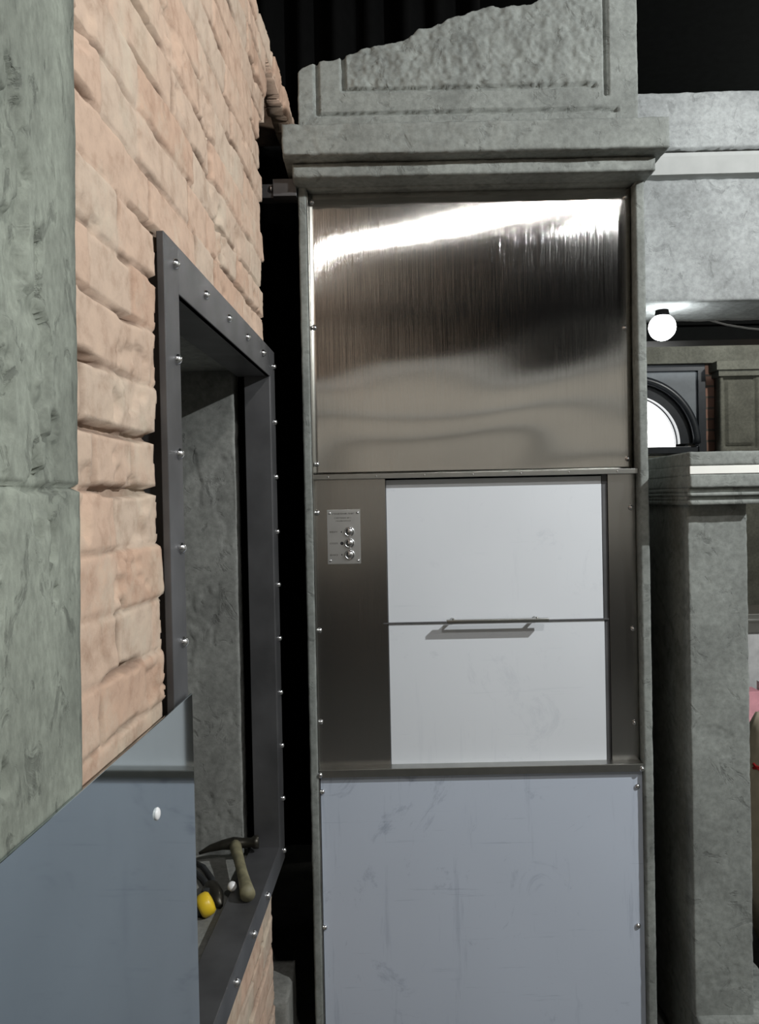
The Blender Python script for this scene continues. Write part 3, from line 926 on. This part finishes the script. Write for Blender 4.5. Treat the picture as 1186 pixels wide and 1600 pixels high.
# ================================================================== BACKGROUND right
def far_side():
    # far wall with an arched window
    Y = 5.5
    struct(boxes('wall_far', [((0.6, Y + 0.30, 0.0), (5.1, Y + 0.40, 3.6))], MBL, bev=0))
    struct(boxes('wall_far_brick', [((2.245, Y, 0.0), (5.1, Y + 0.30, 2.40))], MFB, bev=0))
    struct(boxes('trim_5', [((0.6, Y - 0.06, 2.40), (5.1, Y + 0.3, 2.56)), ((0.6, Y - 0.09, 2.53), (5.1, Y + 0.3, 2.60))], MCD, bev=0.004))
    # grey-blue spandrel with the arch cut out
    cx, cz, r_o = 1.735, 1.86, 0.47
    bm = bmesh.new()
    n = 40; ring = []; outer = []
    for k in range(n + 1):
        a = math.pi * k / n
        ring.append((cx + r_o * math.cos(a), cz + r_o * math.sin(a)))
        ca, sa = math.cos(a), math.sin(a)
        s = min((0.48 / abs(ca)) if abs(ca) > 1e-6 else 9, (0.50 / sa) if sa > 1e-6 else 9)
        outer.append((cx + ca * s, cz + sa * s))
    for yy in (Y + 0.0,):
        a_ = [bm.verts.new((x, yy, z)) for x, z in ring]; b_ = [bm.verts.new((x, yy, z)) for x, z in outer]
        c_ = [bm.verts.new((x, yy + 0.25, z)) for x, z in ring]
        for k in range(n):
            bm.faces.new((a_[k], b_[k], b_[k + 1], a_[k + 1])); bm.faces.new((a_[k], a_[k + 1], c_[k + 1], c_[k]))
    struct(build('wall_far_spandrel', bm, MBLUE))
    struct(boxes('wall_far_low', [((0.6, Y, 0.0), (2.245, Y + 0.3, 1.78))], MCD, bev=0))
    struct(boxes('trim_6', [((1.2, Y - 0.02, 2.355), (2.245, Y + 0.05, 2.402)), ((2.196, Y - 0.02, 1.78), (2.247, Y + 0.05, 2.36))], MARCH, bev=0.003))
    # window: outer roll, frame, glass
    win = bpy.data.objects.new('window_1', None); COL.objects.link(win); win.location = (cx, Y, cz)
    win['kind'] = 'structure'

    def arch(name, r1, r2, ya, yb, m):
        bm = bmesh.new(); L = []
        for k in range(n + 1):
            a = math.pi * k / n
            L.append([bm.verts.new((cx + r * math.cos(a), y, cz + r * math.sin(a))) for r, y in ((r1, ya), (r2, ya), (r2, yb), (r1, yb))])
        for p, q in zip(L, L[1:]):
            for k in range(4): bm.faces.new((p[k], p[(k + 1) % 4], q[(k + 1) % 4], q[k]))
        bm.faces.new(L[0]); bm.faces.new(L[-1][::-1])
        return adopt(build(name, bm, m), win)
    bm = bmesh.new()
    tube(bm, [(cx + 0.445 * math.cos(math.pi * k / n), Y - 0.02, cz + 0.445 * math.sin(math.pi * k / n)) for k in range(n + 1)], 0.028, 10)
    adopt(build('arch_roll', bm, MARCH, smooth=True), win)
    arch('arch_band', 0.34, 0.44, Y + 0.0, Y + 0.20, MARCH)
    arch('window_frame', 0.335, 0.40, Y + 0.06, Y + 0.14, MARCH)
    adopt(boxes('window_bar', [((cx - 0.47, Y - 0.01, cz - 0.065), (cx + 0.47, Y + 0.14, cz - 0.02))], MARCH, bev=0.002), win)
    bm = bmesh.new()
    vs = [bm.verts.new((cx + 0.345 * math.cos(math.pi * k / n), Y + 0.10, cz - 0.03 + 0.375 * math.sin(math.pi * k / n))) for k in range(n + 1)]
    bm.faces.new(vs)
    adopt(build('pane', bm, plain('daylit_pane', (0.9, 0.9, 0.88), 0.3, emit=(1.0, 1.0, 0.98), es=3.0)), win)
    # pilaster
    t = empty('wall_pilaster', (2.445, Y, 0), 'dark olive plaster pilaster with recessed panel between brick strips at the far wall', 'pilaster')
    def pw(V, V0, NR):
        x, z = V0[:, 0], V0[:, 2]
        d = np.minimum.reduce([x - 2.345, 2.545 - x, 2.28 - z, z - 1.83])
        g = (1 - sstep(0.006, 0.014, np.abs(d)))
        V[:, 1] += np.where(NR[:, 1] < 0, 0.02 * g, 0)
        return V
    V, Q = rough_box((2.310, Y - 0.10, 0.0), (2.585, Y, 2.34), (0.01, 0.05, 0.012), 0.002, 120, warp=pw, edge=0.004)
    adopt(mesh_np('shaft', V, Q, MCD), t)
    adopt(boxes('capital', [((2.275, Y - 0.14, 2.34), (2.62, Y, 2.40)), ((2.295, Y - 0.12, 2.30), (2.60, Y, 2.34))], MCD, bev=0.004), t)
    # dark beam across the room, with lamp and cable
    o = boxes('ceiling_beam', [((0.75, 3.50, 2.245), (5.1, 3.75, 2.33)), ((0.75, 3.48, 2.175), (5.1, 3.56, 2.235)), ((0.75, 3.57, 2.19), (5.1, 3.70, 2.25))], plain('beam_black', (0.02, 0.024, 0.026), 0.5), bev=0.004)
    tag(o, 'dark steel beam crossing the room below the lintel at upper right', 'beam')
    bm = bmesh.new()
    tube(bm, [(1.385, 3.40, 2.254), (1.43, 3.40, 2.238), (1.487, 3.40, 2.222), (1.58, 3.40, 2.205), (1.671, 3.40, 2.195), (1.85, 3.40, 2.20), (2.1, 3.47, 2.24)], 0.004, 8)
    tag(build('cable', bm, plain('white_cable', (0.6, 0.6, 0.6), 0.5), smooth=True), 'thin white cable drooping in front of the dark beam', 'cable')
    t = empty('hanging_lamp', (0.864, 2.42, 2.010), 'round lit lamp glowing under the lintel just right of the lift', 'lamp')
    bm = bmesh.new(); bmesh.ops.create_uvsphere(bm, u_segments=24, v_segments=16, radius=0.040)
    bmesh.ops.translate(bm, verts=bm.verts, vec=(0.864, 2.42, 2.010))
    adopt(build('globe', bm, plain('lamp_glow', (1, 1, 1), 0.4, emit=(0.97, 1.0, 1.0), es=7.0), smooth=True), t)
    bm = bmesh.new(); lathe(bm, [(0, 2.064), (0.018, 2.064), (0.022, 2.044), (0, 2.044)], Matrix.Translation((0.864, 2.42, 0)), 16)
    adopt(build('lamp_holder', bm, MBL), t)
    # counter with goods behind the pillar
    m_white = plain('white_paper', (0.62, 0.62, 0.62), 0.6)
    t = empty('worktable', (1.9, 3.15, 0), 'steel worktable behind the pillar carrying bags and bottles', 'table')
    adopt(boxes('tabletop', [((1.20, 2.85, 0.56), (2.6, 3.45, 0.60))], MBAR), t)
    for (x, y) in ((1.23, 2.88), (2.57, 2.88), (1.23, 3.42), (2.57, 3.42)):
        adopt(boxes('leg', [((x - 0.02, y - 0.02, 0), (x + 0.02, y + 0.02, 0.56))], MBAR), t)
    o = boxes('wall_cupboard', [((1.30, 3.9, 0.0), (2.7, 4.2, 0.83))], m_white); o.name = 'white_cabinet'
    tag(o, 'white cabinet front low behind the pillar at the right edge', 'cabinet')
    o = boxes('grey_rail', [((1.30, 3.88, 0.83), (2.9, 4.2, 0.92)), ((1.30, 3.862, 0.884), (2.9, 3.88, 0.896))], MBAR)
    tag(o, 'grey steel rail above the white cabinet at the right edge', 'rail')

    def sack(name, c, s, m, label, cat, seed):
        V, Q = rough_box((-1, -1, 0), (1, 1, 2), (0.12, 0.12, 0.12), 0.0, seed, edge=0)
        zz_ = V[:, 2] - 1
        k = (1 - np.abs(zz_) ** 3 * 0.35)
        r = np.maximum(1e-6, np.abs(V[:, :2]).max(1) / np.maximum(1e-6, np.sqrt((V[:, :2] ** 2).sum(1))))
        V[:, 0] *= k * (0.5 + 0.5 * r); V[:, 1] *= k * (0.5 + 0.5 * r)
        V += 0.10 * np.stack([fbm(V, 1.6, 3, seed), fbm(V, 1.6, 3, seed + 1), 0.6 * fbm(V, 1.6, 3, seed + 2)], 1)
        V[:, 2] -= V[:, 2].min()
        V = V * np.array([s[0], s[1], s[2] / V[:, 2].max()])[None] + np.array(c)[None]
        return mesh_np(name, V, Q, m)
    kraft = empty('paper_sack', (1.46, 2.98, 0.0), 'beige paper sack with a red mark, behind the pillar at the right edge', 'sack')
    o = sack('paper_sack_body', (1.365, 2.62, 0.0), (0.19, 0.12, 0.78), plain('beige_paper', (0.50, 0.43, 0.32), 0.8), '', '', 130)
    body = o; o.name = 'sack_body'; kraft.location = (1.365, 2.62, 0); adopt(o, kraft)
    bm = bmesh.new()
    bpy.context.view_layer.update()
    for (a, b) in (((1.178, 0.655), (1.222, 0.585)), ((1.222, 0.660), (1.176, 0.59)), ((1.172, 0.622), (1.235, 0.628))):
        pts = []
        for k in range(9):
            x, z = a[0] + (b[0] - a[0]) * k / 8, a[1] + (b[1] - a[1]) * k / 8
            hit2, loc2, _n, _f = body.ray_cast((x, 1.0, z), (0, 1, 0))
            if hit2: pts.append((loc2.x, loc2.y - 0.001, loc2.z))
        if len(pts) > 2: tube(bm, pts, 0.005, 6)
    adopt(build('red_mark', bm, plain('red_ink', (0.6, 0.03, 0.03), 0.6), smooth=True), kraft)
    o = sack('dark_bag', (1.275, 2.43, 0.0), (0.088, 0.045, 0.60), plain('dark_cloth', (0.04, 0.04, 0.035), 0.9), '', '', 140)
    tag(o, 'dark cloth bag standing in front of the beige sack at the right edge', 'bag')
    o = sack('white_bag', (1.205, 2.31, 0.0), (0.11, 0.055, 0.36), plain('white_plastic', (0.6, 0.62, 0.6), 0.5), '', '', 150)
    tag(o, 'pale plastic bag low beside the foot of the pillar', 'bag')
    # bottle and carton on the table
    bm = bmesh.new()
    lathe(bm, [(0, 0), (0.035, 0), (0.037, 0.01), (0.037, 0.05), (0.02, 0.075), (0.014, 0.085), (0.014, 0.1), (0, 0.1)], Matrix.Translation((1.385, 2.93, 0.60)), 24)
    o = build('green_bottle', bm, plain('green_glass', (0.03, 0.10, 0.02), 0.15), smooth=True)
    tag(o, 'small dark green bottle on the worktable behind the pillar', 'bottle')
    o = boxes('carton', [((1.40, 3.08, 0.60), (1.46, 3.16, 0.74))], plain('pink_card', (0.75, 0.35, 0.40), 0.6)); tag(o, 'pink carton on the worktable beside the green bottle', 'carton')
    o = boxes('carton', [((1.47, 3.06, 0.60), (1.54, 3.14, 0.77))], plain('white_card', (0.8, 0.78, 0.76), 0.6)); tag(o, 'white carton on the worktable right of the pink one', 'carton')


far_side()

# ---- dark cloth hanging above the lift on the left
bm = bmesh.new()
ncl = 90; rows = []
for j in range(2):
    rows.append([bm.verts.new((-0.60 + 1.0 * i / ncl, 2.95 + 0.035 * math.sin(i * 0.55) + 0.02 * math.sin(i * 0.23 + 1), 2.45 + 1.14 * j)) for i in range(ncl + 1)])
for i in range(ncl): bm.faces.new((rows[0][i], rows[0][i + 1], rows[1][i + 1], rows[1][i]))
o = build('hanging_cloth', bm, plain('dark_cloth_hanging', (0.004, 0.004, 0.004), 0.9), smooth=True)
so = o.modifiers.new('thickness', 'SOLIDIFY'); so.thickness = 0.004
tag(o, 'dark folded cloth hanging in the gloom above the lift, top left', 'cloth')

# ---- the room behind the camera, seen only in the steel
def room_behind():
    struct(boxes('trim_7', [((-2.2, -3.6, 2.30), (5.1, -3.52, 2.38)), ((-2.2, -3.6, 2.72), (5.1, -3.50, 2.86)), ((-2.2, -3.6, 1.95), (5.1, -3.50, 1.99)), ((-2.2, -3.6, 1.62), (5.1, -3.50, 1.66))], MSM, bev=0.004))
    struct(boxes('wall_rear_frieze', [((-2.2, -3.59, 2.86), (5.1, -3.55, 3.6))], MBL, bev=0))
    o = boxes('bar_counter', [((-0.2, -2.9, 0.0), (3.6, -2.4, 1.08)), ((-0.25, -2.95, 1.08), (3.65, -2.35, 1.12))], plain('dark_bar', (0.03, 0.028, 0.026), 0.4), bev=0.005)
    tag(o, 'long dark bar counter standing behind the camera', 'counter')


room_behind()


def lamp_object(loc, label):
    t = empty('ceiling_spot', loc, label, 'ceiling lamp')
    bm = bmesh.new()
    lathe(bm, [(0.03, 0.06), (0.045, 0.075), (0.045, 0.12), (0, 0.12)], Matrix.Translation(loc), 24)
    adopt(build('housing', bm, MBL), t)
    bm = bmesh.new(); tube(bm, [(loc[0], loc[1], loc[2] + 0.12), (loc[0], loc[1], 3.6)], 0.008, 8)
    adopt(build('rod', bm, MBL), t)


lamp_object(KEY, 'black ceiling lamp up to the right, lighting the lift and brick wall')
lamp_object(FILL[0][0], 'added black lamp body for the unseen fill light by the bar counter')  # lamp bodies added to carry the fill lights
lamp_object(FILL[1][0], 'added black lamp body for the unseen fill light right of the bar counter')
